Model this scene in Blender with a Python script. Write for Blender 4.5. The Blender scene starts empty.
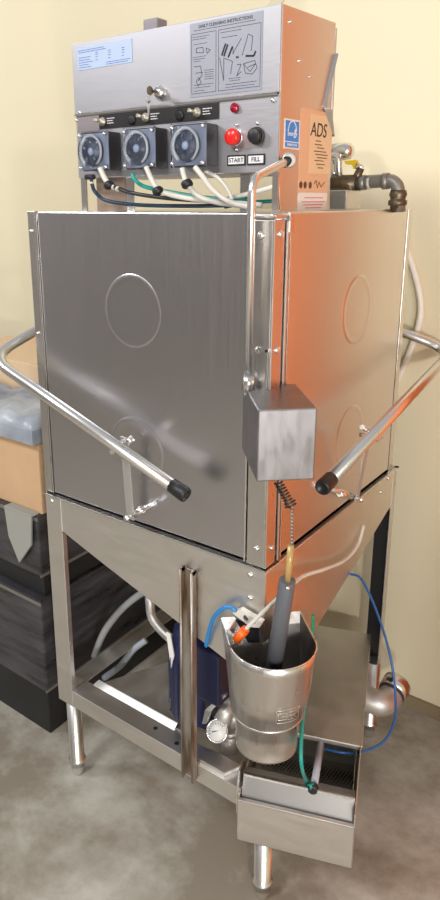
import bpy, bmesh, math, random
from mathutils import Vector, Matrix
random.seed(7)
C = bpy.context.scene.collection
V = Vector
# ------------------------------------------------------------------ camera model
FPX, PIT, ROL, YAW = 692.9, .2748, -.0057, .6499
CAM = V((.6387, -1.0944, 1.6157)); PX, PY = 189.0, 396.0
FW = V((-math.sin(YAW)*math.cos(PIT), math.cos(YAW)*math.cos(PIT), -math.sin(PIT)))
RT = FW.cross(V((0, 0, 1))).normalized(); UP = RT.cross(FW)
RT, UP = RT*math.cos(ROL)+UP*math.sin(ROL), -RT*math.sin(ROL)+UP*math.cos(ROL)
def at(px, py, **k):
    """the point of the world plane x=, y= or z= seen at a photo position"""
    (ax, v), = k.items(); i = 'xyz'.index(ax)
    r = FW + RT*((px-PX)/FPX) - UP*((py-PY)/FPX)
    return CAM + r*((v-CAM[i])/r[i])
cd = bpy.data.cameras.new('camera'); co = bpy.data.objects.new('camera', cd); C.objects.link(co)
co.matrix_world = Matrix(((RT.x, UP.x, -FW.x, CAM.x), (RT.y, UP.y, -FW.y, CAM.y), (RT.z, UP.z, -FW.z, CAM.z), (0, 0, 0, 1)))
cd.sensor_width = 36; cd.sensor_height = 36; cd.sensor_fit = 'AUTO'; cd.lens = FPX/900*36
cd.shift_x = (220-PX)/900; cd.shift_y = -(450-PY)/900; cd.clip_start = .02
bpy.context.scene.camera = co
# ------------------------------------------------------------------ materials
def mat(name, col, rough=.5, metal=0, **k):
    m = bpy.data.materials.new(name); m.use_nodes = True
    b = m.node_tree.nodes['Principled BSDF']
    b.inputs['Base Color'].default_value = (*col, 1); b.inputs['Roughness'].default_value = rough
    b.inputs['Metallic'].default_value = metal
    for n, v in k.items(): b.inputs[n.replace('_', ' ')].default_value = v
    return m
def ramp_noise(m, scale, c0, c1, stretch=(1, 1, 1), detail=6, lo=.3, hi=.7, bump=0, rough=None, socket='Base Color', dist=0):
    nt = m.node_tree; b = nt.nodes['Principled BSDF']
    tc = nt.nodes.new('ShaderNodeTexCoord'); mp = nt.nodes.new('ShaderNodeMapping')
    mp.inputs['Scale'].default_value = stretch
    nt.links.new(tc.outputs['Object'], mp.inputs[0])
    n = nt.nodes.new('ShaderNodeTexNoise'); n.inputs['Scale'].default_value = scale; n.inputs['Detail'].default_value = detail
    n.inputs['Distortion'].default_value = dist
    nt.links.new(mp.outputs[0], n.inputs['Vector'])
    if c0 is not None:
        r = nt.nodes.new('ShaderNodeValToRGB'); e = r.color_ramp.elements
        e[0].position = lo; e[1].position = hi; e[0].color = (*c0, 1); e[1].color = (*c1, 1)
        nt.links.new(n.outputs['Fac'], r.inputs[0]); nt.links.new(r.outputs[0], b.inputs[socket])
    if rough:
        mr = nt.nodes.new('ShaderNodeMapRange'); mr.inputs[3].default_value, mr.inputs[4].default_value = rough
        mr.inputs[1].default_value = lo; mr.inputs[2].default_value = hi
        nt.links.new(n.outputs['Fac'], mr.inputs[0]); nt.links.new(mr.outputs[0], b.inputs['Roughness'])
    if bump:
        bp = nt.nodes.new('ShaderNodeBump'); bp.inputs['Strength'].default_value = bump; bp.inputs['Distance'].default_value = .002
        nt.links.new(n.outputs['Fac'], bp.inputs['Height'])
        if b.inputs['Normal'].links: nt.links.new(b.inputs['Normal'].links[0].from_socket, bp.inputs['Normal'])
        nt.links.new(bp.outputs[0], b.inputs['Normal'])
    return m
def steel(name, col=(.62, .61, .60), rough=(.2, .34), brush=(60, 60, 2), bump=.08, wavy=.0):
    m = mat(name, col, .3, 1)
    ramp_noise(m, 8, None, None, brush, 4, bump=bump, rough=rough)
    if wavy: ramp_noise(m, 5, None, None, (1, 1, 1), 1, bump=wavy)
    return m
M = dict(
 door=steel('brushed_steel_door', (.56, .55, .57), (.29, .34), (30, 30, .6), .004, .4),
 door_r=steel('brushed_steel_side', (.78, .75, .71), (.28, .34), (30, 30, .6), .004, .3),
 steel=steel('brushed_steel', (.66, .64, .62), (.26, .38), (12, 12, 2), .01),
 tank=steel('dull_tank_steel', (.77, .75, .715), (.36, .50), (1.2, 1.2, 6), .01, .5),
 panel=steel('grained_panel_steel', (.52, .51, .54), (.40, .5), (2, 2, 60), .012),
 bright=mat('polished_steel', (.80, .79, .78), .23, 1),
 tube=mat('satin_steel_tube', (.80, .79, .78), .27, 1),
 boxs=steel('scratched_box_steel', (.31, .30, .31), (.30, .46), (9, 9, 3), .02),
 lid=steel('mottled_lid_steel', (.68, .66, .62), (.38, .6), (2, 2, 2), .04),
 dark=mat('dark_steel_and_shade', (.055, .048, .042), .5, .5),  # dark metal parts; on the cup lining it is painted shade
 black=mat('black_rubber', (.012, .012, .013), .45),
 blackp=mat('black_plate', (.02, .018, .02), .35),
 red=mat('red_button_plastic', (.75, .02, .015), .25),
 ruby=mat('ruby_lamp_plastic', (.30, .0, .02), .15),
 white=mat('white_tube_plastic', (.64, .61, .55), .35),
 clear=mat('clear_pump_plastic', (.92, .95, 1), .05, 0, Transmission_Weight=1, IOR=1.2),
 teal=mat('teal_tube_plastic', (.01, .30, .25), .3),
 green=mat('green_tube_plastic', (.02, .25, .12), .3),
 blue=mat('blue_tube_plastic', (.02, .20, .50), .3),
 navy=mat('navy_tube_plastic', (.01, .035, .07), .3),
 motor=mat('navy_motor_paint', (.012, .016, .075), .45),
 orange=mat('orange_connector', (.85, .13, .01), .35),
 pvc=mat('grey_pipe_plastic', (.10, .105, .12), .45),
 amber=mat('amber_clear_tube', (.52, .36, .13), .2, 0, Transmission_Weight=.3),
 brass=mat('aged_brass', (.16, .12, .08), .4, .8),
 gpipe=mat('galvanised_pipe', (.30, .28, .26), .45, .7),
 yellow=mat('yellow_lever_vinyl', (.80, .55, .01), .35),
 card=mat('cardboard', (.55, .36, .20), .8),
 card2=mat('pale_cardboard', (.66, .48, .30), .8),
 tag=mat('brown_kraft_tag', (.72, .44, .27), .7),
 tag2=mat('kraft_label', (.74, .55, .34), .7),
 paper=mat('white_label_paper', (.78, .75, .72), .5),
 bpaper=mat('pale_blue_label_paper', (.42, .51, .68), .4),
 gpaper=mat('silver_grey_instruction_label', (.33, .34, .40), .4, .2),
 ink=mat('black_ink', (.03, .03, .04), .6),
 inkb=mat('blue_ink', (.03, .08, .42), .6),
 inkr=mat('red_ink', (.6, .05, .05), .6),
 inkw=mat('white_ink', (.8, .8, .8), .6),
 sblue=mat('sky_blue_label', (.02, .25, .72), .4),
 wrap=mat('grey_plastic_wrap', (.26, .29, .34), .35),
 crate=mat('dark_grey_plastic', (.05, .048, .052), .4),
 dial=mat('white_dial_face', (.62, .62, .59), .4),
 glass=mat('dial_glass', (1, 1, 1), .03, 0, Transmission_Weight=1, IOR=1.1),
 cabor=mat('orange_cabinet_paint', (.90, .20, .035), .5),
 cast=mat('cast_aluminium', (.58, .57, .55), .48, .85),
 rust=mat('rusty_steel', (.3, .25, .2), .45, .8),
)
ramp_noise(M['rust'], 7, (.20, .12, .06), (.50, .47, .43), (6, 6, 1), 6, .35, .65)
ramp_noise(M['crate'], 6, (.020, .019, .022), (.075, .072, .078), (1, 1, 6), 8, .35, .75, bump=.3, rough=(.25, .6))
ramp_noise(M['wrap'], 6, (.20, .23, .28), (.42, .45, .50), (1, 1, 1), 5, .35, .7, bump=.6)
ramp_noise(M['card'], 5, (.50, .32, .18), (.60, .40, .23))
# perforated basket sheet
perf = mat('perforated_basket_steel', (.5, .46, .40), .3, 1); nt = perf.node_tree
tc = nt.nodes.new('ShaderNodeTexCoord'); vo = nt.nodes.new('ShaderNodeTexVoronoi'); vo.inputs['Scale'].default_value = 130; vo.inputs['Randomness'].default_value = .1
rr = nt.nodes.new('ShaderNodeValToRGB'); rr.color_ramp.elements[0].position = .33; rr.color_ramp.elements[1].position = .4
rr.color_ramp.elements[0].color = (.015, .013, .012, 1); rr.color_ramp.elements[1].color = (.62, .58, .52, 1)
nt.links.new(tc.outputs['Object'], vo.inputs['Vector']); nt.links.new(vo.outputs['Distance'], rr.inputs[0])
nt.links.new(rr.outputs[0], nt.nodes['Principled BSDF'].inputs['Base Color'])
# ------------------------------------------------------------------ mesh helpers
def box(bm, lo, hi, X=None):
    vs = [bm.verts.new((x, y, z)) for x in (lo[0], hi[0]) for y in (lo[1], hi[1]) for z in (lo[2], hi[2])]
    for f in ((0, 1, 3, 2), (4, 6, 7, 5), (0, 4, 5, 1), (2, 3, 7, 6), (0, 2, 6, 4), (1, 5, 7, 3)):
        bm.faces.new([vs[i] for i in f])
    if X is not None:
        for v in vs: v.co = X @ v.co
def prism(bm, poly, ext):
    a = [bm.verts.new(p) for p in poly]; b = [bm.verts.new(V(p)+V(ext)) for p in poly]
    bm.faces.new(a); bm.faces.new(b[::-1])
    n = len(a)
    for i in range(n): bm.faces.new((a[i], b[i], b[(i+1) % n], a[(i+1) % n]))
def frame(d):
    d = V(d).normalized(); a = V((0, 0, 1)) if abs(d.z) < .9 else V((1, 0, 0))
    u = d.cross(a).normalized(); return u, d.cross(u)
def cyl(bm, p0, p1, r0, r1=None, seg=20, caps=True):
    p0, p1 = V(p0), V(p1); r1 = r0 if r1 is None else r1
    u, w = frame(p1-p0)
    rings = [[bm.verts.new(p+(u*math.cos(t)+w*math.sin(t))*r) for t in [2*math.pi*i/seg for i in range(seg)]] for p, r in ((p0, r0), (p1, r1))]
    for i in range(seg): f = bm.faces.new((rings[0][i], rings[0][(i+1) % seg], rings[1][(i+1) % seg], rings[1][i])); f.smooth = True
    if caps: bm.faces.new(rings[0][::-1]); bm.faces.new(rings[1])
def lathe(bm, o, d, prof, seg=24):
    """prof: list of (distance along d, radius)"""
    o = V(o); d = V(d).normalized(); u, w = frame(d); prev = None
    for s, r in prof:
        ring = [bm.verts.new(o+d*s+(u*math.cos(2*math.pi*i/seg)+w*math.sin(2*math.pi*i/seg))*max(r, 1e-5)) for i in range(seg)]
        if prev:
            for i in range(seg): f = bm.faces.new((prev[i], prev[(i+1) % seg], ring[(i+1) % seg], ring[i])); f.smooth = True
        else: bm.faces.new(ring[::-1])
        prev = ring
    bm.faces.new(prev)
def spline(pts, n=8):
    P = [V(p) for p in pts]; P = [P[0]*2-P[1]]+P+[P[-1]*2-P[-2]]; out = []
    for i in range(1, len(P)-2):
        for k in range(n):
            t = k/n; a, b, c, d = P[i-1:i+3]
            out.append(.5*((2*b)+(c-a)*t+(2*a-5*b+4*c-d)*t*t+(3*b-a-3*c+d)*t**3))
    return out+[P[-2]]
def fillet(pts, r, n=8):
    P = [V(p) for p in pts]; out = [P[0]]
    for i in range(1, len(P)-1):
        a = (P[i-1]-P[i]); b = (P[i+1]-P[i]); k = min(r, a.length*.49, b.length*.49)
        s, e = P[i]+a.normalized()*k, P[i]+b.normalized()*k
        out += [s*(1-t)**2+P[i]*2*t*(1-t)+e*t*t for t in [j/n for j in range(n+1)]]
    return out+[P[-1]]
def tube(bm, pts, r, seg=12, rf=None):
    prev = None; n = len(pts); u = None
    for i, p in enumerate(pts):
        d = (pts[min(i+1, n-1)]-pts[max(i-1, 0)]).normalized()
        if u is None: u, _ = frame(d)
        u = (u-d*u.dot(d)).normalized(); w = d.cross(u); R = rf(i/(n-1)) if rf else r
        ring = [bm.verts.new(p+(u*math.cos(2*math.pi*k/seg)+w*math.sin(2*math.pi*k/seg))*R) for k in range(seg)]
        if prev:
            for k in range(seg): f = bm.faces.new((prev[k], prev[(k+1) % seg], ring[(k+1) % seg], ring[k])); f.smooth = True
        else: bm.faces.new(ring[::-1])
        prev = ring
    bm.faces.new(prev)
def obj(name, fn, m, parent=None, bevel=0, label=None):
    bm = bmesh.new(); fn(bm); bmesh.ops.recalc_face_normals(bm, faces=bm.faces)
    return link(name, bm, m, parent, bevel, label)
WM = {}
def link(name, bm, m, parent=None, bevel=0, label=None):
    me = bpy.data.meshes.new(name); bm.to_mesh(me); bm.free(); me.materials.append(M[m] if isinstance(m, str) else m)
    # put the origin at the mesh centre
    c = sum((v.co for v in me.vertices), V())/max(1, len(me.vertices))
    me.transform(Matrix.Translation(-c))
    o = bpy.data.objects.new(name, me); C.objects.link(o)
    w = c
    o.location = w - (WM[parent.name] if parent else V()); WM[o.name] = w
    if parent: o.parent = parent
    if bevel:
        b = o.modifiers.new('bevel', 'BEVEL'); b.width = bevel; b.segments = 2; b.limit_method = 'ANGLE'; b.angle_limit = .7
    if label: o['label'] = label
    return o
def thing(name, loc, label, cat, group=None):
    o = bpy.data.objects.new(name, None); C.objects.link(o); o.location = loc; WM[o.name] = V(loc)
    o.empty_display_size = .05; tag(o, label, cat, group); return o
def tag(o, label, cat, group=None):
    o['label'] = label; o['category'] = cat
    if group: o['group'] = group
    return o
def struct(name, fn, m):
    o = obj(name, fn, m); o['kind'] = 'structure'; return o
def text(name, s, loc, xd, yd, size, m, parent, ext=.0003, align='CENTER', shear=0):
    c = bpy.data.curves.new(name, 'FONT'); c.body = s; c.size = size; c.extrude = ext; c.align_x = align; c.align_y = 'CENTER'; c.shear = shear
    t = bpy.data.objects.new(name, c); C.objects.link(t); bpy.context.view_layer.update()
    me = bpy.data.meshes.new_from_object(t.evaluated_get(bpy.context.evaluated_depsgraph_get()))
    C.objects.unlink(t); bpy.data.objects.remove(t)
    xd, yd = V(xd).normalized(), V(yd).normalized(); zd = xd.cross(yd)
    me.transform(Matrix(((xd.x, yd.x, zd.x, 0), (xd.y, yd.y, zd.y, 0), (xd.z, yd.z, zd.z, 0), (0, 0, 0, 1))))
    me.materials.clear(); me.materials.append(M[m])
    o = bpy.data.objects.new(name, me); C.objects.link(o); o.location = V(loc)-WM[parent.name]; o.parent = parent; WM[o.name] = V(loc)
    return o
# ------------------------------------------------------------------ the setting
wallm = mat('cream_wall_paint', (.80, .70, .48), .6); ramp_noise(wallm, 1.3, (.76, .675, .465), (.81, .735, .525), (1, 1, .25), 5)
ramp_noise(wallm, 40, None, None, bump=.15)
floorm = mat('stained_concrete', (.3, .28, .24), .7)
ramp_noise(floorm, 2.2, (.23, .195, .15), (.46, .44, .385), (1, 1, 1), 15, .43, .61, bump=.35, dist=.12)
for n_ in floorm.node_tree.nodes:
    if n_.type == 'TEX_NOISE': n_.inputs['Roughness'].default_value = .66
basem = mat('grimy_baseboard', (.25, .20, .12), .6)
farm = mat('warehouse_wall_grey', (.52, .50, .50), .8)
struct('floor', lambda b: box(b, (-5, -6, -.05), (5, .95, 0)), floorm)
struct('wall_back', lambda b: box(b, (-5, .88, 0), (5, .95, 4.5)), wallm)
struct('baseboard_back', lambda b: box(b, (-5, .868, 0), (5, .88, .045)), basem)
struct('wall_left', lambda b: box(b, (-5.1, -6, 0), (-5, .88, 4.5)), farm)
struct('wall_right', lambda b: box(b, (5, -6, 0), (5.1, .88, 4.5)), wallm)
struct('wall_front', lambda b: box(b, (-5, -6.1, 0), (5, -6, 4.5)), farm)
# ------------------------------------------------------------------ the dishwasher
D = thing('dishwasher', (-.33, .34, 0), 'tall stainless steel corner dishwasher with two wrap-around tube handles against the cream wall', 'dishwasher')
ZR, ZT = .892, 1.594
# ---- hood body
def hood(b):
    box(b, (-.662, .012, ZR+.004), (-.012, .672, ZT-.002))
obj('hood_body', hood, 'steel', D, .003)
def left_door(b):
    box(b, (-.628, .002, ZR+.008), (-.052, .012, ZT))
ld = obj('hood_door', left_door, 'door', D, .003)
def disc(b, o, d, r):
    lathe(b, o, d, [(-.001, r), (.0003, r-.001), (.0012, r-.009), (.0012, r-.013), (.0004, r-.022), (.0003, 0)], 48)
for z in (1.39, 1.075):
    obj('pressed_ring', lambda b: disc(b, (-.345, .0025, z), (0, -1, 0), .082), 'door', ld)
obj('door_track', lambda b: (box(b, (-.664, .004, ZR+.004), (-.640, .012, ZT)), box(b, (-.636, .002, ZR+.004), (-.632, .012, ZT-.02)), box(b, (-.667, .006, ZR), (-.662, .06, ZT))), 'steel', D, .001)
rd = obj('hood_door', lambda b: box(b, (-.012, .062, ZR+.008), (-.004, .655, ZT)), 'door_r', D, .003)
for z in (1.375, 1.07):
    obj('pressed_ring', lambda b: disc(b, (-.0045, .385, z), (1, 0, 0), .082), 'door_r', rd)
obj('door_track', lambda b: (box(b, (-.03, .667, ZR), (-.006, .692, ZT))), 'door_r', D, .001)
obj('door_gap', lambda b: box(b, (-.02, .656, ZR+.004), (-.008, .666, ZT-.012)), 'black', D)
def post(b):
    box(b, (-.046, -.001, ZR+.003), (-.004, .003, ZT-.012)); box(b, (-.004, -.001, ZR+.003), (.0, .036, ZT-.012))
    box(b, (-.05, -.001, ZT-.01), (.002, .04, ZT-.004))
obj('corner_post', post, 'steel', D, .0015)
obj('door_guide_rail', lambda b: (box(b, (-.008, .040, ZR+.005), (.004, .046, ZT-.014)), box(b, (-.008, .052, ZR+.005), (.003, .057, ZT-.014)), box(b, (-.01, .046, ZR+.005), (-.006, .052, ZT-.014))), 'bright', D, .001)
obj('door_guide_rail', lambda b: (box(b, (-.052, -.004, ZR+.005), (-.048, .004, ZT-.014)),), 'bright', D, .001)
obj('rail_clip', lambda b: box(b, (-.012, .044, ZT-.035), (.006, .060, ZT-.002)), 'bright', D, .001)
def bolt(o, d, r=.006, name='bolt', par=None, m='bright'):
    return obj(name, lambda b: lathe(b, o, d, [(-.002, r), (.001, r), (.003, r*.8), (.0045, r*.35), (.0047, 0)], 14), m, par or D)
for z in (1.555, 1.345): bolt((-.028, -.002, z), (0, -1, 0), .0075)
for z in (1.557, 1.345): bolt((.001, .019, z), (1, 0, 0), .0075)
for z in (1.345,):
    obj('guide_finger', lambda b: (box(b, (-.028, -.006, z-.001), (-.004, -.003, z+.006)), box(b, (-.010, -.006, z-.09), (-.006, -.003, z+.004))), 'bright', D)
bolt((-.022, -.002, .935), (0, -1, 0)); bolt((.001, .020, .935), (1, 0, 0))
for z in (1.55, 1.31): bolt((-.652, .003, z), (0, -1, 0), .004)
# ---- wash tank: rim and two aprons that run down to the front corner
def tank_left(b):
    prism(b, [(-.66, 0, ZR), (0, 0, ZR), (0, 0, .723), (-.05, 0, .705), (-.06, 0, .627), (-.223, 0, .678), (-.473, 0, .755), (-.60, 0, .796), (-.66, 0, .796)], (0, .003, 0))
obj('tank_apron', tank_left, 'tank', D, .001)
def tank_right(b):
    prism(b, [(0, .003, ZR), (0, .71, ZR), (0, .71, .782), (0, .663, .77), (0, .43, .686), (0, .256, .626), (0, .16, .592), (0, .15, .70), (0, .003, .723)], (-.003, 0, 0))
obj('tank_apron', tank_right, steel('dull_right_apron_steel', (.80, .77, .70), (.30, .42), (2, 2, 9), .01, .3), D, .001)
obj('tank_rim', lambda b: (box(b, (-.664, -.006, ZR-.003), (.006, .012, ZR)), box(b, (-.006, .012, ZR-.003), (.006, .716, ZR)), box(b, (-.664, .012, ZR-.003), (-.65, .716, ZR)), box(b, (-.664, .70, ZR-.003), (.006, .716, ZR))), 'bright', D, .0008)
def pan(b):
    prism(b, [(-.65, .006, .80), (-.006, .006, .80), (-.006, .70, .80), (-.65, .70, .80)], (0, 0, .01))
    prism(b, [(-.65, .706, .78), (-.006, .706, .78), (-.006, .706, .888), (-.65, .706, .888)], (0, .004, 0))
    prism(b, [(-.655, .006, .795), (-.655, .706, .795), (-.655, .706, .888), (-.655, .006, .888)], (.004, 0, 0))
    # sloping sump towards the front corner
    vs = [b.verts.new(p) for p in ((-.5, .006, .757), (-.02, .006, .64), (-.006, .45, .68), (-.1, .12, .60), (-.5, .5, .80), (-.006, .02, .64))]
    b.faces.new((vs[0], vs[3], vs[4])); b.faces.new((vs[0], vs[1], vs[3])); b.faces.new((vs[3], vs[2], vs[4])); b.faces.new((vs[1], vs[5], vs[3])); b.faces.new((vs[5], vs[2], vs[3]))
obj('tank_floor', pan, 'dark', D)
for p in ((at(250, 575, y=-.001)), (at(250, 598, y=-.001)), at(52, 501, y=-.001)): bolt(p, (0, -1, 0), .006)
for p in (at(388, 478, x=.001), at(381, 492, x=.001)): bolt(p, (1, 0, 0), .005)
# ---- legs and base frame
def legL(b):
    box(b, (-.66, -.002, .262), (-.605, .002, .885)); box(b, (-.66, 0, .262), (-.656, .05, .885))
    box(b, (-.605, -.002, .262), (-.603, .012, .79))
obj('frame_leg', legL, 'tank', D, .001)
rl = obj('frame_leg', lambda b: box(b, (-.003, .690, .25), (.001, .713, .885)), 'tank', D, .001)
obj('leg_flange', lambda b: box(b, (-.050, .707, .25), (-.003, .711, .885)), 'black', rl, .001, 'dark rear leg flange')
obj('frame_leg', lambda b: (box(b, (-.66, .66, .25), (-.656, .71, .885)), box(b, (-.66, .706, .25), (-.61, .71, .885))), 'tank', D, .001)
def foot(x, y, z0=.27):
    f = obj('adjustable_foot', lambda b: lathe(b, (x, y, z0), (0, 0, -1), [(0, .0215), (z0-.055, .0205), (z0-.052, .025), (z0-.045, .025), (z0-.044, .019), (z0-.02, .019), (z0-.005, .016), (z0, .014)], 24), 'tube', D)
foot(-.632, .028); foot(-.004, .03, .19); foot(-.632, .68); foot(-.01, .68)
def shelf(b):
    box(b, (-.607, -.001, .262), (-.05, .002, .312)); box(b, (-.607, 0, .310), (-.05, .055, .312)); box(b, (-.607, .053, .30), (-.09, .055, .312))
obj('base_rail', shelf, 'tank', D, .001)
obj('base_rail', lambda b: (box(b, (-.658, .05, .262), (-.655, .66, .312)), box(b, (-.655, .05, .310), (-.60, .66, .312))), 'tank', D, .001)
obj('base_rail', lambda b: (box(b, (-.62, .62, .262), (-.06, .625, .312)), box(b, (-.62, .625, .310), (-.06, .67, .312))), 'tank', D, .001)
def tri(b):
    a, c, d, e = at(84, 684, z=.314), at(180, 724, z=.314), at(190, 660, z=.314), at(92, 668, z=.314)
    prism(b, [V((-.565, .058, .312)), V((-.27, .058, .312)), V((-.27, .36, .312)), V((-.47, .25, .312))], (0, 0, .004))
obj('motor_shelf', tri, 'lid', D, .001)
obj('shelf_lip', lambda b: prism(b, [(-.575, .050, .3135), (-.285, .050, .3135), (-.285, .064, .326), (-.565, .064, .326)], (0, .002, .001)), 'cast', D, .001, 'bright folded lip')
# hole marks in the rail
obj('rail_hole', lambda b: cyl(b, (-.33, .03, .3118), (-.33, .03, .3126), .006), 'black', D)
obj('rail_hole', lambda b: cyl(b, (-.255, .022, .3118), (-.255, .022, .3126), .006), 'black', D)
# ---- loose channel strip leaning on the left apron
def chan(b):
    z0, z1 = .272, .842
    for z_ in (0,):
        box(b, (-.206, -.020, z0), (-.203, -.003, z1-.006)); box(b, (-.176, -.020, z0), (-.173, -.003, z1-.006))
        box(b, (-.203, -.006, z0), (-.176, -.003, z1-.01))
    for x in (-.2045, -.1745):
        cyl(b, (x-.0015, -.0115, z1-.008), (x+.0015, -.0115, z1-.008), .0085, seg=16)
    for x in (-.2045, -.1745): cyl(b, (x, -.020, z0), (x, -.020, z1-.008), .003, seg=8)
obj('channel_bracket', chan, 'rust', D, 0, 'rust-stained upright channel')
# ---- handles
HL = thing
def handle(name, path, capend, clampat, armfoot, nrm, horiz):
    h = obj(name, lambda b: tube(b, fillet(path, .075, 12), .0135, 16), 'tube', D)
    d = (V(path[0])-V(path[1])).normalized()
    obj('end_cap', lambda b: lathe(b, V(path[0])-d*.022, d, [(0, .0155), (.036, .0165), (.040, .015), (.0405, .011), (.034, .010), (.034, 0)], 20), 'black', h, 0, 'black rubber cap')
    return h
eL = V((-.165, -.062, 1.040)); 
Lp = [at(180, 491, y=-.062), at(14, 372, y=-.062)]
Lp.append(V((-.722, .12, 1.32))); 
Lp[1] = at(-10, 357, y=-.062); Lp.append(V((-.722, .60, 1.40))); Lp.append(V((-.62, .70, 1.42)))
handle('tube_handle', Lp, None, None, None, None, None)
xr = .085
Rp = [at(326, 484, x=xr), at(452, 352, x=xr), V((-.05, .79, 1.262)), V((-.4, .80, 1.30)), V((-.45, .72, 1.31))]
handle('tube_handle', Rp, None, None, None, None, None)
def linkarm(name, top, bot, n, side):
    top, bot, n, side = V(top), V(bot), V(n), V(side)
    d = (top-bot).normalized(); w = side*.011
    def f(b):
        prism(b, [bot-w-d*.008, bot+w-d*.008, top+w+d*.01, top-w+d*.01], n*.004)
    a = obj(name, f, 'cast', D, .0008)
    obj('clamp_bolt', lambda b: (cyl(b, top-n*.02-d*0, top+n*.02, .005, seg=12), lathe(b, top+n*.02, n, [(0, .009), (.006, .009), (.009, .006), (.010, 0)], 14)), 'bright', a)
    obj('pivot_bolt', lambda b: (cyl(b, bot-n*.014, bot+n*.02, .004, seg=12), lathe(b, bot+n*.012, n, [(0, .008), (.006, .008), (.008, 0)], 14)), 'bright', a)
    return a
aL = linkarm('link_arm', at(125, 441, y=-.034), at(131, 516, y=-.02), (0, -1, 0), (1, 0, 0))
obj('pivot_pin', lambda b: (cyl(b, at(131, 516, y=-.016), at(155, 503, y=-.016), .006, seg=14), cyl(b, at(134, 514, y=-.016), at(143, 509, y=-.016), .009, seg=14)), 'bright', D)
obj('tube_clamp', lambda b: cyl(b, at(127, 443, y=-.062), at(133, 438, y=-.05), .008, seg=12), 'bright', D)
obj('clamp_nut', lambda b: cyl(b, at(112, 452, y=-.075), at(116, 452, y=-.05), .006, seg=6), 'bright', D)
aR = linkarm('link_arm', at(368, 436, x=.055), at(356, 498, x=.022), (1, 0, 0), (0, 1, 0))
obj('pivot_pin', lambda b: (cyl(b, at(355, 497, x=.018), at(330, 489, x=.018), .005, seg=14), cyl(b, at(350, 496, x=.018), at(340, 493, x=.018), .009, seg=14)), 'bright', D)
obj('tube_clamp', lambda b: cyl(b, at(362, 427, x=.065), at(370, 432, x=.065), .006, seg=12), 'bright', D)
obj('clamp_nut', lambda b: cyl(b, at(378, 437, x=.085), at(382, 437, x=.07), .006, seg=6), 'bright', D)
# ---- rinse pipe and the grey box on the corner
pp = [V((-.036, -.022, 1.285)), V((-.036, -.022, 1.652)), at(291, 159, x=-.050)]
pp.insert(2, pp[1].lerp(pp[2], .7))
rp = obj('rinse_pipe', lambda b: tube(b, fillet(pp, .03, 8), .0075, 14), 'tube', D)
obj('pipe_nut', lambda b: (cyl(b, (-.036, -.022, 1.27), (-.036, -.022, 1.298), .012, seg=6), cyl(b, (-.036, -.022, 1.26), (-.036, -.022, 1.275), .009)), 'bright', rp)
e0 = pp[3]; dd = (pp[3]-pp[2]).normalized()
obj('pipe_fitting', lambda b: (lathe(b, e0-dd*.03, dd, [(0, .010), (.012, .012), (.02, .013)], 18),), 'black', rp)
obj('control_knob', lambda b: lathe(b, e0-dd*.014, V((1, -.9, .1)), [(-.008, .009), (0, .012), (.010, .015), (.012, .0145), (.013, .010)], 24), 'cast', rp)
u = V((.11, -.124, 0)).normalized(); w = V((.735, .677, 0)).normalized()
BO = V((-.062, 0, 0))
def sbox(b):
    o = BO; a, c = u*.168, w*.104
    lo, hi = V((0, 0, 1.14)), V((0, 0, 1.272))
    prism(b, [o+lo, o+a+lo, o+a+c+lo, o+c+lo], (0, 0, .132))
sb = obj('switch_box', sbox, 'boxs', D, .003)
# ---- spring, chain, amber tube and grey pipe hanging into the strainer cup
s0, s1 = at(278, 482, y=-.06), at(292, 507, y=-.07)
def spring(b):
    ax = (s1-s0); n = 9; uu, ww = frame(ax); pts = []
    for i in range(n*8+1):
        t = i/(n*8); r = .0070 if t < .75 else .0070+.0035*math.sin((t-.75)*math.pi*4)
        pts.append(s0+ax*t+(uu*math.cos(i*math.pi/4)+ww*math.sin(i*math.pi/4))*r)
    tube(b, pts, .0019, 6)
obj('spring', spring, 'dark', D)
c1 = at(292, 546, y=-.075)
def chain(b):
    n = 11
    for i in range(n+1):
        p = s1+(c1-s1)*(i/n)
        lathe(b, p-V((0, 0, .0018)), (0, 0, 1), [(0, .0006), (.0009, .0030), (.0022, .0036), (.0035, .0030), (.0044, .0006)], 8)
    cyl(b, s1, c1, .0004, seg=6)
obj('ball_chain', chain, 'gpipe', D)
a0, a1 = at(291, 545, y=-.075), at(287, 588, y=-.075)
obj('amber_tube', lambda b: (cyl(b, a0, a1, .0062, seg=16),), 'amber', D, 0, 'amber translucent tube')
g0, g1 = at(287.5, 580, y=-.075), at(273, 672, y=-.06)
gp = obj('overflow_pipe', lambda b: lathe(b, g0, g1-g0, [(0, .0148), (.001, .0155), ((g1-g0).length, .0165)], 24), 'pvc', D, 0, 'dark grey plastic pipe')
bolt(at(288, 588, y=-.092), (.3, -1, .2), .004, 'screw', gp)
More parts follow.
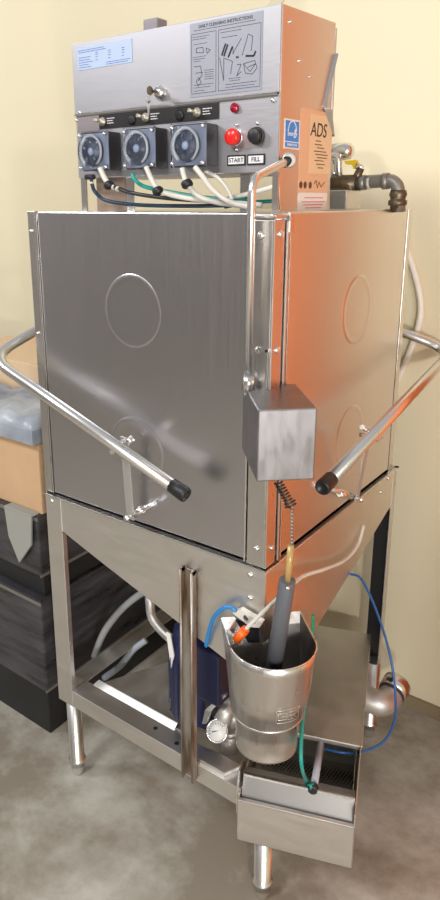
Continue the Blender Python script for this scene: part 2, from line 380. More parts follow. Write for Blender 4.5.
# ---- strainer cup at the front corner
def cup(b):
    n = 20; dg = V((1, -1, 0)).normalized(); sd = V((1, 1, 0)).normalized()
    def sec(c, r, z, back, k):
        c = V(c); pts = [c+sd*(-r*k)-dg*back]
        pts += [c+(dg*math.cos(t)+sd*math.sin(t))*(r*k) for t in [(-90+180*i/n)*math.pi/180 for i in range(n+1)]]
        pts.append(c+sd*(r*k)-dg*back); return [V((p.x, p.y, z)) for p in pts]
    rows = [sec((.030, -.030, 0), .076, .600, .01, 1), sec((.035, -.028, 0), .082, .66, .045, 1), sec((.036, -.028, 0), .0865, .735, .085, 1), sec((.037, -.028, 0), .089, .756, .098, 1)]
    inner = [sec((.030, -.030, 0), .073, .600, .01, 1), sec((.035, -.028, 0), .079, .66, .045, 1), sec((.036, -.028, 0), .0845, .735, .085, 1), sec((.037, -.028, 0), .087, .756, .098, 1)]
    R = [[b.verts.new(p) for p in r] for r in rows]; I = [[b.verts.new(p) for p in r] for r in inner]
    for rr_ in (R, I):
        for i in range(3):
            for j in range(len(rr_[0])-1):
                f = b.faces.new((rr_[i][j], rr_[i][j+1], rr_[i+1][j+1], rr_[i+1][j])); f.smooth = True
    for j in range(len(R[0])-1): b.faces.new((R[3][j], R[3][j+1], I[3][j+1], I[3][j]))
    # closed back below the tank corner
    for rr_ in (R,):
        for i in range(3): b.faces.new((rr_[i][0], rr_[i+1][0], rr_[i+1][-1], rr_[i][-1]))
    b.faces.new(R[0])
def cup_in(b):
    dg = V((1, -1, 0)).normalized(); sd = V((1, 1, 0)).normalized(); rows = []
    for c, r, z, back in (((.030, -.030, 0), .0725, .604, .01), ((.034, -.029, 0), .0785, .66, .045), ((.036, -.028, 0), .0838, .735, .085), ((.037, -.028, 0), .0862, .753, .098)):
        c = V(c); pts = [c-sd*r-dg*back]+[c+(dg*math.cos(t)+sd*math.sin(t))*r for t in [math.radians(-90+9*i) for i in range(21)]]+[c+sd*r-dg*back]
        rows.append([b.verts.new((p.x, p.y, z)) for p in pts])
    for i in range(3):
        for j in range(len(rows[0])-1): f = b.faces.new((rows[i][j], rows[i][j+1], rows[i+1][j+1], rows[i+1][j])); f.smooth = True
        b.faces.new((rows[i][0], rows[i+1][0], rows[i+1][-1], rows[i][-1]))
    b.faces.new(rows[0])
cp = obj('strainer_cup', cup, 'steel', D)
obj('cup_shade_lining', lambda b: [cup_in(b)], 'dark', cp, 0, 'dark lining, the shade inside the cup put into its colour')  # lining added to paint the shaded inside of the steel cup
obj('rim_bead', lambda b: tube(b, [V((.037, -.028, .756))+(V((1, -1, 0)).normalized()*math.cos(t)+V((1, 1, 0)).normalized()*math.sin(t))*.0880 for t in [(-90+9*i)*math.pi/180 for i in range(21)]], .0018, 8), 'bright', cp)
obj('cup_base', lambda b: lathe(b, (.030, -.030, .602), (0, 0, -1), [(0, .076), (.004, .077), (.008, .074), (.009, .0665), (.078, .0645), (.084, .066), (.088, .066), (.090, .06)], 40), 'steel', cp)
def plaque(b):
    dg = V((1, -1, 0)).normalized(); sd = V((1, 1, 0)).normalized(); c = V((.0345, -.0285, 0))
    def q(t, z, r=.0825): a = math.radians(t); p = c+(dg*math.cos(a)+sd*math.sin(a))*r; return V((p.x, p.y, z))
    def line(t0, z0, t1, z1):
        P = [q(t0+(t1-t0)*i/6, z0+(z1-z0)*i/6, .080+.0045*((z0+(z1-z0)*i/6)-.6)/.06) for i in range(7)]; tube(b, P, .0007, 5)
    T0, T1, Z0, Z1 = -6, 28, .628, .659
    for a in ((T0, Z0, T1, Z0), (T0, Z1, T1, Z1), (T0, Z0, T0, Z1), (T1, Z0, T1, Z1)): line(*a)
    for a in ((-3, .652, 10, .652), (-3, .652, -3, .636), (-3, .636, 10, .636), (2, .644, 10, .644), (10, .652, 10, .636), (14, .652, 25, .652), (14, .652, 14, .644), (14, .644, 25, .644), (25, .652, 25, .644), (18, .644, 26, .633), (12, .634, 20, .634)): line(*a)
obj('engraved_badge', plaque, 'bright', cp, 0, 'small rectangular badge scribed with angular letters')
# bracket with two holes and the small hose fittings above the cup
brk = obj('hose_bracket', lambda b: prism(b, [at(232, 613, y=-.018), at(240, 610, y=-.018), at(262, 623, y=-.018), at(259, 628, y=-.018), at(250, 627, y=-.018)], (0, .012, .002)), 'white', D, 0, 'pale perforated bracket')
obj('bracket_hole', lambda b: cyl(b, at(246, 617.5, y=-.0195), at(246, 617.5, y=-.018), .0055, seg=14), 'black', brk)
obj('bracket_hole', lambda b: cyl(b, at(254, 622, y=-.0195), at(254, 622, y=-.018), .0035, seg=14), 'black', brk)
obj('drain_opening', lambda b: prism(b, [(-.085, -.0015, .69), (-.01, -.0015, .72), (-.012, -.0015, .76), (-.075, -.0015, .75)], (0, .002, 0)), 'black', D)
oc0, oc1 = at(236, 640, y=-.05), at(245, 630, y=-.04)
obj('orange_connector', lambda b: (cyl(b, oc0, oc1, .0095, seg=16), cyl(b, oc1, oc1+(oc1-oc0)*.15, .0085, seg=16)), 'orange', D)
wt = [oc1, at(262, 613, y=-.03), at(283, 594, y=-.03), at(302, 577, x=.03), at(325, 569, x=.03), at(345, 560, x=.02), at(358, 545, x=.015), at(364, 525, x=.006)]
obj('white_hose', lambda b: tube(b, spline(wt), .0042, 10), 'white', D, 0, 'white plastic hose')
bt = [at(206, 646, y=-.006), at(209, 632, y=-.012), at(214, 617, y=-.02), at(222, 609, y=-.024), at(230, 607, y=-.02), at(236, 611, y=-.016)]
obj('blue_hose', lambda b: tube(b, spline(bt), .0046, 10), 'blue', D, 0, 'short blue hose')
# blue hose looping on the right
bl = [V((.0, .42, .69)), at(362, 580, y=.46), at(378, 615, y=.48), at(390, 655, y=.48), at(395, 690, y=.45), at(395, 718, y=.41), at(386, 739, y=.36), at(368, 750, y=.31), at(345, 753, y=.245), at(322, 748, y=.235)]
obj('blue_hose', lambda b: tube(b, spline(bl), .0032, 10), mat('dull_blue_hose', (.02, .10, .30), .35), D, 0, 'long blue hose looping out to the right')
# ---- drain box, turned a little, below the cup
DU = V((.937, .350, 0)).normalized(); DV = V((-.350, .937, 0)).normalized(); DO = V((-.047, -.020, 0))
def dp(a, c, z): p = DO+DU*a+DV*c; return V((p.x, p.y, z))
XW = Matrix(((DU.x, DV.x, 0, DO.x), (DU.y, DV.y, 0, DO.y), (0, 0, 1, 0), (0, 0, 0, 1)))
DW = .262
def dbox(b):
    box(b, (0, 0, .186), (DW, .003, .300), XW)              # front
    box(b, (0, 0, .297), (DW, .010, .301), XW)              # rolled front edge
    box(b, (0, 0, .186), (.003, .50, .300), XW)
    box(b, (DW-.003, 0, .186), (DW, .68, .335), XW)
    box(b, (0, 0, .186), (DW, .68, .189), XW)
    box(b, (0, .677, .186), (DW, .68, .33), XW)
dr = obj('drain_box', dbox, 'tank', D, .0012)
obj('side_plate', lambda b: prism(b, [XW @ V(p) for p in ((-.002, .0, .262), (-.002, .0, .318), (-.002, .006, .345), (-.002, .02, .362), (-.002, .05, .362), (-.002, .12, .30), (-.002, .12, .262))], DU*.003), 'bright', dr, .001)
def drawer(b):
    prism(b, [XW @ V(p) for p in ((.006, .0115, .280), (DW-.004, .0115, .280), (DW-.004, .040, .338), (.006, .040, .338))], DV*.003)
    box(b, (.006, .040, .335), (DW-.004, .047, .339), XW)
    prism(b, [XW @ V(p) for p in ((.006, .047, .337), (DW-.004, .047, .337), (DW-.004, .078, .322), (.006, .078, .322))], (0, 0, .002))
obj('strainer_drawer', drawer, mat('grey_drawer_steel', (.36, .35, .34), .42, 1), dr, .001)
obj('drawer_edge', lambda b: box(b, (.006, .037, .334), (DW-.004, .041, .341), XW), 'bright', dr, .001)
obj('strainer_basket', lambda b: (prism(b, [XW @ V(p) for p in ((.01, .078, .320), (DW-.01, .078, .320), (DW-.01, .135, .250), (.01, .135, .250))], (0, 0, .002)),
    prism(b, [XW @ V(p) for p in ((.01, .135, .250), (DW-.01, .135, .250), (DW-.01, .24, .240), (.01, .24, .240))], (0, 0, .002)),
    prism(b, [XW @ V(p) for p in ((DW-.010, .06, .24), (DW-.010, .24, .24), (DW-.010, .24, .325), (DW-.010, .06, .30))], -DU*.001)), perf, dr, 0, 'perforated steel basket')
obj('box_lid', lambda b: (box(b, (.004, .205, .331), (DW+.003, .68, .335), XW), box(b, (.004, .205, .322), (DW, .208, .333), XW)), 'lid', dr, .0015)
wp = obj('drain_tube', lambda b: cyl(b, at(321, 744, z=.315), at(314, 786, z=.335), .0085, seg=16), mat('milky_tube', (.42, .45, .52), .3), dr, 0, 'milky white tube')
q0 = at(313, 788, z=.337)
obj('tube_cap', lambda b: lathe(b, q0-DV*-.008, -DV, [(0, .010), (.004, .013), (.014, .013), (.018, .009)], 10), 'black', dr)
tt = [at(306, 700, y=.10), at(303, 718, y=.05), at(301, 745, y=.0), at(302, 768, y=-.01), at(307, 782, z=.337), at(312, 787, z=.340)]
obj('teal_hose', lambda b: tube(b, spline(tt), .0042, 10), 'teal', D, 0, 'teal green hose')
obj('teal_fitting', lambda b: cyl(b, at(309, 787, z=.344), at(314, 785, z=.344), .0065, seg=12), 'teal', D)
gt = [at(313, 615, y=.2), at(312.5, 632, y=.2), at(311, 650, y=.2)]
obj('green_hose', lambda b: tube(b, spline(gt), .004, 10), 'green', D, 0, 'short green hose behind the cup')
# drain elbow to the right of the box
E0 = V((.022, .505, .275)); 
el = [E0, V((.085, .528, .278)), V((.125, .560, .292)), V((.150, .625, .315))]
el = [E0, at(378, 703, y=.50), at(388, 699, y=.535), at(394, 689, y=.57)]
de = obj('drain_elbow', lambda b: tube(b, spline(el, 8), .035, 20, rf=lambda t: .034), 'cast', D)
obj('chrome_collar', lambda b: lathe(b, el[-1]-(el[-1]-el[-2]).normalized()*.012, (el[-1]-el[-2]), [(0, .034), (.004, .039), (.02, .040), (.036, .039), (.040, .036), (.040, .031), (.03, .03), (.03, 0)], 28), 'bright', de, 0, 'bright chrome collar')
obj('hose_clamp', lambda b: lathe(b, el[-1]-(el[-1]-el[-2]).normalized()*.02, (el[-1]-el[-2]), [(0, .036), (.004, .037), (.008, .036)], 24), 'dark', de)
# ---- pump, motor and gauge inside the base
mo = obj('pump_motor', lambda b: lathe(b, (-.262, .125, .335), (0, .05, 1), [(0, .05), (.01, .074), (.20, .076), (.24, .070), (.262, .045), (.266, 0)], 32), 'motor', D, 0, 'navy blue motor')
obj('terminal_box', lambda b: box(b, (-.23, .04, .46), (-.14, .12, .60)), mat('dark_terminal_paint', (.010, .012, .040), .4), mo, .006)
obj('motor_fin', lambda b: [box(b, V((-.262+.074*math.cos(t), .125+.074*math.sin(t), .36))-V((.002, .002, 0)), V((-.262+.080*math.cos(t), .125+.080*math.sin(t), .52))+V((.002, .002, 0))) for t in [math.radians(180+12*k) for k in range(9)]], 'motor', mo)
obj('motor_label', lambda b: prism(b, [at(166, 632, y=.06), at(170, 634, y=.06), at(174, 656, y=.06), at(171, 668, y=.06)], (0, .003, 0)), 'paper', mo, 0, 'pale label strip')
obj('pump_volute', lambda b: (lathe(b, (-.175, .085, .43), (-.3, 1, 0), [(0, .025), (.004, .045), (.010, .047), (.014, .062), (.03, .075), (.05, .078), (.07, .07)], 36)), 'dark', D)
obj('pump_bracket', lambda b: (prism(b, [(-.34, .10, .314), (-.10, .10, .314), (-.10, .16, .314), (-.34, .20, .314)], (0, 0, .004)), prism(b, [(-.30, .10, .316), (-.12, .10, .316), (-.16, .10, .45), (-.26, .10, .47)], (0, .004, 0))), 'dark', D)
# gauge on its fitting
G = at(217, 731, y=.04); GD = (CAM-G).normalized(); GD = (GD+V((-.25, -.1, .0))).normalized()
gf = obj('gauge_fitting', lambda b: (cyl(b, at(221, 722, y=.055), at(232, 700, y=.10), .022, .020, seg=6), cyl(b, at(229, 706, y=.08), at(234, 692, y=.12), .018, seg=14)), 'cast', D)
obj('fitting_guard', lambda b: prism(b, [at(202, 724, y=.035), at(205, 710, y=.035), at(223, 694, y=.06), at(226, 696, y=.06), at(210, 712, y=.035), at(206, 724, y=.035)], (0, .01, 0)), 'cast', gf)
ga = obj('pressure_gauge', lambda b: lathe(b, G-GD*.018, GD, [(0, .020), (.002, .026), (.018, .027), (.020, .0265), (.0205, .0235), (.018, .0232), (.018, 0)], 32), 'bright', D)
obj('gauge_dial', lambda b: lathe(b, G+GD*.0002, GD, [(0, .0228), (.0008, .0228), (.0009, 0)], 32), 'dial', ga, 0, 'white dial face')
gu, gv = frame(GD)
def marks(b):
    c = G+GD*.0012
    for i in range(14):
        t = math.radians(-130+i*20); d = RT*math.sin(t)+UP*math.cos(t); s = GD.cross(d).normalized()*.0006
        p, q = c+d*.016, c+d*.020; prism(b, [p-s, p+s, q+s, q-s], GD*.0003)
    d = (RT*.9+UP*.2).normalized(); s = GD.cross(d).normalized()*.0009
    prism(b, [c-d*.012-s, c-d*.012+s, c+d*.015+s*.3, c+d*.015-s*.3], GD*.0006)
obj('dial_marks', marks, 'ink', ga)
obj('pipe_coupling', lambda b: (cyl(b, (-.138, .085, .312), (-.138, .085, .372), .022, .021, seg=20), lathe(b, (-.138, .085, .364), (0, 0, 1), [(0, .026), (.012, .026), (.014, .02)], 20), cyl(b, (-.138, .085, .37), (-.13, .10, .42), .016, seg=14)), 'gpipe', D)
obj('rail_block', lambda b: prism(b, [(-.20, .004, .312), (-.10, .004, .312), (-.08, .05, .312), (-.17, .05, .312)], (0, 0, .012)), 'tank', D, .002)
# pale hoses and pipe under the tank at the back
obj('pale_hose', lambda b: tube(b, spline([at(94, 657, y=.20), at(103, 634, y=.22), at(118, 613, y=.24), at(136, 597, y=.26), at(158, 584, y=.28)]), .0105, 12), mat('pale_hose_plastic', (.30, .31, .31), .4), D, 0, 'pale grey drain hose')
obj('pale_hose', lambda b: tube(b, spline([at(104, 678, y=.20), at(120, 666, y=.22), at(133, 650, y=.25), at(146, 640, y=.28)]), .010, 12), mat('blue_grey_hose_plastic', (.30, .33, .37), .4), D, 0, 'blue-grey drain hose')
obj('heater_pipe', lambda b: (tube(b, fillet([at(149, 592, y=.28), at(151, 618, y=.28), at(163, 632, y=.28), at(172, 640, y=.28)], .03), .014, 14),), 'cast', D)
# ------------------------------------------------------------------ control box on top
X0, X1, Y0, Y1, Z0, Z1 = -.606, -.064, .117, .335, 1.668, 1.956
cb = obj('control_box', lambda b: (box(b, (X0, Y0+.004, Z0), (X1-.004, Y0+.20, Z1-.002)),), 'panel', D, .001)
obj('upper_cover', lambda b: (box(b, (X0, Y0-.003, 1.8085), (X1-.002, Y0+.004, Z1))  , box(b, (X0, Y0, Z1-.003), (X1-.002, Y0+.2, Z1))), 'panel', cb, .0015)
obj('lower_panel', lambda b: box(b, (X0, Y0, Z0), (X1-.002, Y0+.004, 1.806)), 'panel', cb, .0015)
obj('seam_edge', lambda b: box(b, (X0, Y0-.0045, 1.8045), (X1-.006, Y0, 1.8080)), 'bright', cb)
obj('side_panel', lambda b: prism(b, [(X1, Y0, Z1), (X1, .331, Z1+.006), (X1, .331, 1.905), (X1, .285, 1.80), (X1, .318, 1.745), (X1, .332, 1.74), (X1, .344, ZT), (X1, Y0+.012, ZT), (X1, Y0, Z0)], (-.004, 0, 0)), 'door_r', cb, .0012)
obj('side_flange', lambda b: box(b, (X1-.012, Y0-.002, ZT), (X1, Y0+.003, Z0)), 'bright', cb)
# bent sheet behind the side panel
obj('rear_cover', lambda b: (prism(b, [(-.072, .331, 1.90), (-.072, .345, Z1+.004), (-.072, .352, 1.74), (-.072, .30, 1.79)], (-.003, 0, 0)),
    prism(b, [(X1, .331, 1.905), (X1+.008, .334, 1.905), (X1+.006, .290, 1.798), (X1, .285, 1.80)], (-.003, 0, 0)),
    prism(b, [(X1, .292, 1.797), (X1+.014, .303, 1.795), (X1+.006, .338, 1.745), (X1, .340, 1.745)], (-.002, 0, 0)),
    box(b, (X0, .345, Z0), (-.07, .35, Z1))), 'steel', cb, .001, 'bent open rear cover sheet')
obj('lid_flap', lambda b: prism(b, [(X1-.055, Y0+.02, Z1), (X1-.004, Y0+.002, Z1+.001), (X1-.002, Y0+.01, Z1+.012), (X1-.03, Y0+.05, Z1+.035), (X1-.06, Y0+.06, Z1+.03)], (0, .003, .0)), 'bright', cb, .001, 'bent corner flap of the lid')
# stands under the control box
for x0, x1, y in ((X0+.002, X0+.018, Y0+.004), (at(126, 190, y=.15).x, at(134, 190, y=.15).x, .15), (at(240, 190, y=.20).x, at(250, 190, y=.20).x, .20)):
    obj('support_post', lambda b: (box(b, (x0, y, ZT-.002), (x1, y+.003, Z0+.002)), box(b, (x0, y, ZT-.002), (x0+.002, y+.02, Z0+.002))), 'bright', cb, .001)
obj('rear_panel', lambda b: box(b, (X0+.02, .155, ZT-.002), (at(126, 190, y=.155).x, .16, Z0+.002)), ramp_noise(mat('brown_rear_panel', (.3, .2, .15), .6), 9, (.16, .10, .07), (.45, .34, .26), (1, 1, 5), 6), cb, 0, 'brown stained rear panel')
def yl(y=Y0-.001): return y
FY = Y0-.0032
def card(name, x0, z0, x1, z1, m, par, y=FY, t=.0006, label=None):
    return obj(name, lambda b: box(b, (x0, y-t, z0), (x1, y, z1)), m, par, 0, label)
def lines(name, rows, m, par, y, h=.0011, t=.0003):
    def f(b):
        for x0, x1, z in rows:
            x = x0
            while x < x1-.0015:
                l = min(random.uniform(.003, .009), x1-x); box(b, (x, y-t, z-h/2), (x+l, y, z+h/2)); x += l+.0012
    return obj(name, f, m, par)
# blue-white chart label, top left
l1 = card('chart_label', -.588, 1.899, -.425, 1.945, 'bpaper', cb, label='pale blue printed chart label')
R = [(-.586, -.507, 1.9385), (-.584, -.50, 1.9345)]
for z in (1.924, 1.919, 1.914, 1.909): R.append((-.584, -.584+random.uniform(.03, .05), z))
for z in (1.930, 1.926, 1.921, 1.915):
    for x in (-.528, -.490, -.450): R.append((x-.004, x+.004, z))
R += [(-.584, -.545, 1.904), (-.500, -.43, 1.907), (-.500, -.435, 1.903)]
lines('chart_print', R, 'inkb', l1, FY-.0006)
# instruction label
l2 = card('instruction_label', -.272, 1.816, -.104, 1.950, 'gpaper', cb, label='silver instruction label with line drawings')
y2 = FY-.0006
text('instruction_title', 'DAILY CLEANING INSTRUCTIONS', (-.188, y2-.0002, 1.9425), (1, 0, 0), (0, 0, 1), .0082, 'ink', l2)
def borders(b):
    for x0, z0, x1, z1 in ((-.268, 1.822, -.209, 1.930), (-.203, 1.822, -.108, 1.930)):
        for a in ((x0, z0, x1, z0+.0008), (x0, z1, x1, z1+.0008), (x0, z0, x0+.0008, z1), (x1, z0, x1+.0008, z1)):
            box(b, (a[0], y2-.0003, a[1]), (a[2], y2, a[3]))
obj('print_border', borders, 'ink', l2)
R = [(-.262, -.118, 1.9365)]
R += [(-.265, -.225, 1.925), (-.265, -.23, 1.921), (-.262, -.230, 1.912), (-.264, -.232, 1.889), (-.264, -.235, 1.885), (-.262, -.245, 1.881), (-.262, -.215, 1.838), (-.262, -.22, 1.833), (-.262, -.236, 1.827)]
R += [(-.236, -.214, 1.863-.004*i) for i in range(5)] + [(-.198, -.15, 1.925), (-.195, -.160, 1.916), (-.178, -.15, 1.842), (-.176, -.152, 1.838), (-.185, -.115, 1.832), (-.185, -.12, 1.827)]
lines('instruction_print', R, 'ink', l2, y2, .0009)
def strokes(name, segs, m, par, y, w=.0009, t=.0004):
    def f(b):
        for s in segs:
            for (xa, za), (xb, zb) in zip(s, s[1:]):
                a, c = V((xa, y, za)), V((xb, y, zb)); d = c-a
                if d.length < 1e-6: continue
                n = V((-d.z, 0, d.x)).normalized()*w/2
                prism(b, [a-n, a+n, c+n, c-n], (0, -t, 0))
    return obj(name, f, m, par)
S = [[(-.256, 1.905), (-.240, 1.905), (-.238, 1.895), (-.256, 1.897), (-.256, 1.905)], [(-.232, 1.903), (-.222, 1.898), (-.230, 1.893), (-.232, 1.903)],
 [(-.262, 1.872), (-.246, 1.872), (-.242, 1.855), (-.252, 1.845)], [(-.258, 1.860), (-.240, 1.860)], [(-.250, 1.852), (-.244, 1.842), (-.252, 1.836), (-.256, 1.845), (-.250, 1.852)],
 [(-.195, 1.885), (-.186, 1.905)], [(-.190, 1.883), (-.181, 1.903)], [(-.180, 1.880), (-.170, 1.898), (-.168, 1.885)], [(-.200, 1.882), (-.190, 1.84), (-.190, 1.88), (-.170, 1.872), (-.174, 1.85)],
 [(-.170, 1.885), (-.150, 1.910)], [(-.148, 1.880), (-.135, 1.915), (-.125, 1.91), (-.128, 1.885)], [(-.140, 1.878), (-.122, 1.876), (-.118, 1.884)], [(-.160, 1.865), (-.150, 1.865), (-.160, 1.845), (-.150, 1.852)],
 [(-.145, 1.865), (-.120, 1.868), (-.114, 1.855), (-.125, 1.845), (-.140, 1.848), (-.145, 1.865), (-.13, 1.85), (-.118, 1.862), (-.135, 1.858)], [(-.205, 1.93), (-.205, 1.93)]]
strokes('instruction_drawing', S, 'ink', l2, y2, .0010)
strokes('instruction_drawing', [S[5], S[6], S[7][:2], [(-.162, 1.878), (-.156, 1.878)], S[11]], 'ink', l2, y2, .0036)
# black switch strip
YL = Y0-.0005
st = obj('switch_strip', lambda b: box(b, (-.530, YL-.0012, 1.772), (-.203, YL, 1.802)), 'blackp', cb)
tp = obj('tape_patch', lambda b: box(b, (-.600, YL-.0012, 1.768), (-.531, YL, 1.801)), mat('dull_tape', (.30, .26, .27), .5, .5), cb)
for x in (-.519, -.392, -.255):
    t_ = obj('toggle_switch', lambda b: (lathe(b, (x, YL-.001, 1.787), (0, -1, 0), [(0, .0095), (.004, .0095), (.005, .006), (.009, .006), (.010, .0035)], 14), cyl(b, (x, YL-.008, 1.787), (x-.006, YL-.024, 1.790), .0025, .004, 10)), mat('ivory_switch', (.62, .56, .46), .3, .6), cb)
    lines('switch_print', [(x+.013, x+.037, 1.793), (x+.013, x+.030, 1.788), (x+.013, x+.032, 1.783)], 'inkw', st, YL-.0012, .0015)
for x in (-.432, -.300):
    obj('black_cap', lambda b: lathe(b, (x, YL-.001, 1.785), (0, -1, 0), [(0, .010), (.003, .010), (.004, .006), (.0035, 0)], 18), 'black', cb)
# lamp, start and fill buttons, name plates, screws
obj('indicator_lamp', lambda b: lathe(b, (-.165, YL, 1.789), (0, -1, 0), [(0, .009), (.004, .009), (.0045, .007), (.009, .005), (.011, 0)], 18), 'ruby', cb)
bz = obj('button_bezel', lambda b: lathe(b, (-.161, YL, 1.735), (0, -1, 0), [(0, .0165), (.004, .0165), (.005, .015)], 24), 'bright', cb)
obj('red_button', lambda b: lathe(b, (-.161, YL-.004, 1.735), (0, -1, 0), [(0, .014), (.010, .0155), (.015, .0155), (.018, .013), (.019, 0)], 24), 'red', bz, 0, 'red start button')
bz = obj('button_bezel', lambda b: lathe(b, (-.113, YL, 1.735), (0, -1, 0), [(0, .0165), (.004, .0165), (.005, .015)], 24), 'dark', cb)
obj('black_button', lambda b: lathe(b, (-.113, YL-.004, 1.735), (0, -1, 0), [(0, .014), (.010, .014), (.012, .012), (.011, 0)], 24), 'black', bz, 0, 'black fill button')
for x, s, w_ in ((-.160, 'START', .0215), (-.1145, 'FILL', .020)):
    pl = obj('name_plate', lambda b: box(b, (x-w_, YL-.0012, 1.682), (x+w_, YL, 1.702)), 'blackp', cb)
    obj('plate_field', lambda b: box(b, (x-w_+.003, YL-.0015, 1.685), (x+w_-.003, YL-.0012, 1.699)), 'inkw', pl)
    text('plate_lettering', s, (x, YL-.0018, 1.692), (1, 0, 0), (0, 0, 1), .0118, 'ink', pl, .0005)
for x, z in ((-.590, 1.812), (-.08, 1.796), (-.08, 1.676), (-.602, 1.796), (-.161, 1.758), (-.113, 1.758), (-.161, 1.712)):
    bolt((x, YL, z), (0, -1, 0), .0035 if x > -.15 and x < -.09 or x == -.161 else .0045, 'screw', cb)
lk = obj('key_lock', lambda b: lathe(b, (-.348, FY, 1.832), (0, -1, 0), [(0, .014), (.004, .014), (.006, .011), (.012, .010), (.013, 0)], 24), 'bright', cb)
# keys hanging in the lock
ky = thing('lock_key', (-.348, FY-.013, 1.832), 'small keys on a ring in the lock at the middle of the control box', 'key')
obj('key_bow', lambda b: (box(b, (-.3492, FY-.032, 1.829), (-.3468, FY-.012, 1.835)), lathe(b, (-.3492, FY-.036, 1.832), (1, 0, 0), [(0, .009), (.0024, .009)], 16)), 'brass', ky)
obj('hanging_key', lambda b: (lathe(b, (-.3500, FY-.040, 1.815), (1, 0, 0), [(0, .007), (.002, .007)], 14), box(b, (-.350, FY-.042, 1.785), (-.348, FY-.038, 1.812)), cyl(b, (-.349, FY-.038, 1.828), (-.349, FY-.040, 1.816), .001, seg=6)), 'cast', ky)
# rivets on the side panel
for y, z in ((.140, 1.930), (.18, 1.870), (.225, 1.848)): bolt((X1, y, z), (1, 0, 0), .0032, 'rivet', cb)
# side stickers
SY0, SZ1 = at(284.5, 118, x=X1).y, at(284.5, 118, x=X1).z
SY1, SZ0 = at(299, 150, x=X1).y, at(299, 150, x=X1).z
def side(name, y0, z0, y1, z1, m, par, off=.0006, label=None):
    return obj(name, lambda b: box(b, (X1, y0, z0), (X1+off, y1, z1)), m, par, 0, label)
es = side('energy_sticker', SY0, SZ0, SY1, SZ1, 'paper', cb, .0006, 'blue and white energy rating sticker')
ei = side('sticker_field', SY0+.004, SZ0+.014, SY1-.004, SZ1-.003, 'sblue', es, .0009)
ef = side('sticker_band', SY0+.004, SZ0+.003, SY1-.004, SZ0+.012, 'sblue', es, .0009)
def sp(name, segs, m, par, x, w=.0012, t=.0004):
    def f(b):
        for s in segs:
            for (ya, za), (yb, zb) in zip(s, s[1:]):
                a, c = V((x, ya, za)), V((x, yb, zb)); d = c-a
                if d.length < 1e-6: continue
                n = V((0, -d.z, d.y)).normalized()*w/2
                prism(b, [a-n, a+n, c+n, c-n], (t, 0, 0))
    return obj(name, f, m, par)
SC, SZ = (SY0+SY1)/2, (SZ0+SZ1)/2
arc = [(SC+.017*math.cos(math.radians(a)), SZ+.002+.022*math.sin(math.radians(a))) for a in range(15, 176, 10)]
sp('sticker_arc', [arc], 'inkw', ei, X1+.0009, .0024)
text('sticker_script', 'energy', (X1+.0013, SC-.001, SZ+.001), (0, 1, 0), (0, 0, 1), .0135, 'inkw', ei, shear=.3)
text('sticker_lettering', 'ENERGY STAR', (X1+.0013, SC, SZ0+.0075), (0, 1, 0), (0, 0, 1), .0062, 'inkw', ef)
star = [(SC+.012+(.006 if k % 2 == 0 else .0025)*math.cos(math.pi/2+k*math.pi/5), SZ+.006+(.006 if k % 2 == 0 else .0025)*math.sin(math.pi/2+k*math.pi/5)) for k in range(10)]
obj('sticker_star', lambda b: prism(b, [(X1+.0009, y, z) for y, z in star], (.0004, 0, 0)), 'inkw', ei)
kt = side('kraft_backing', .196, 1.627, .322, 1.790, 'tag', cb, .0006, 'brown kraft backing sheet')
k2 = side('kraft_label', .236, 1.668, .335, 1.782, 'tag2', cb, .0012, 'tan label printed with large letters')
text('label_lettering', 'ADS', (X1+.0016, .272, 1.752), (0, 1, 0), (0, 0, 1), .038, 'ink', k2, shear=.15)
sp('label_print', [[(y0_, z_), (y1_, z_)] for y0_, y1_, z_ in [(.262, .285, 1.732), (.258, .29, 1.725), (.268, .30, 1.719), (.255, .31, 1.712), (.262, .318, 1.706), (.27, .315, 1.700), (.26, .30, 1.694), (.268, .306, 1.687), (.275, .30, 1.680)]], 'brass', k2, X1+.0012, .0018)
def rings(b):
    for cy in (.206, .224, .246): lathe(b, (X1+.0006, cy, 1.645), (1, 0, 0), [(0, .007), (.0004, .007)], 16)
obj('symbol_print', rings, 'brass', kt)
sp('scribble_print', [[(.262, 1.648), (.272, 1.655), (.278, 1.64), (.285, 1.652), (.295, 1.642), (.31, 1.652)]], 'brass', kt, X1+.0006, .0022)
wl = side('white_label', .197, 1.594, .325, 1.630, 'paper', cb, .0009, 'small white label with red print')
sp('red_print', [[(.222, 1.620), (.305, 1.620)], [(.212, 1.612), (.315, 1.612)], [(.218, 1.606), (.305, 1.606)], [(.228, 1.600), (.300, 1.600)]], 'inkr', wl, X1+.0009, .0013)
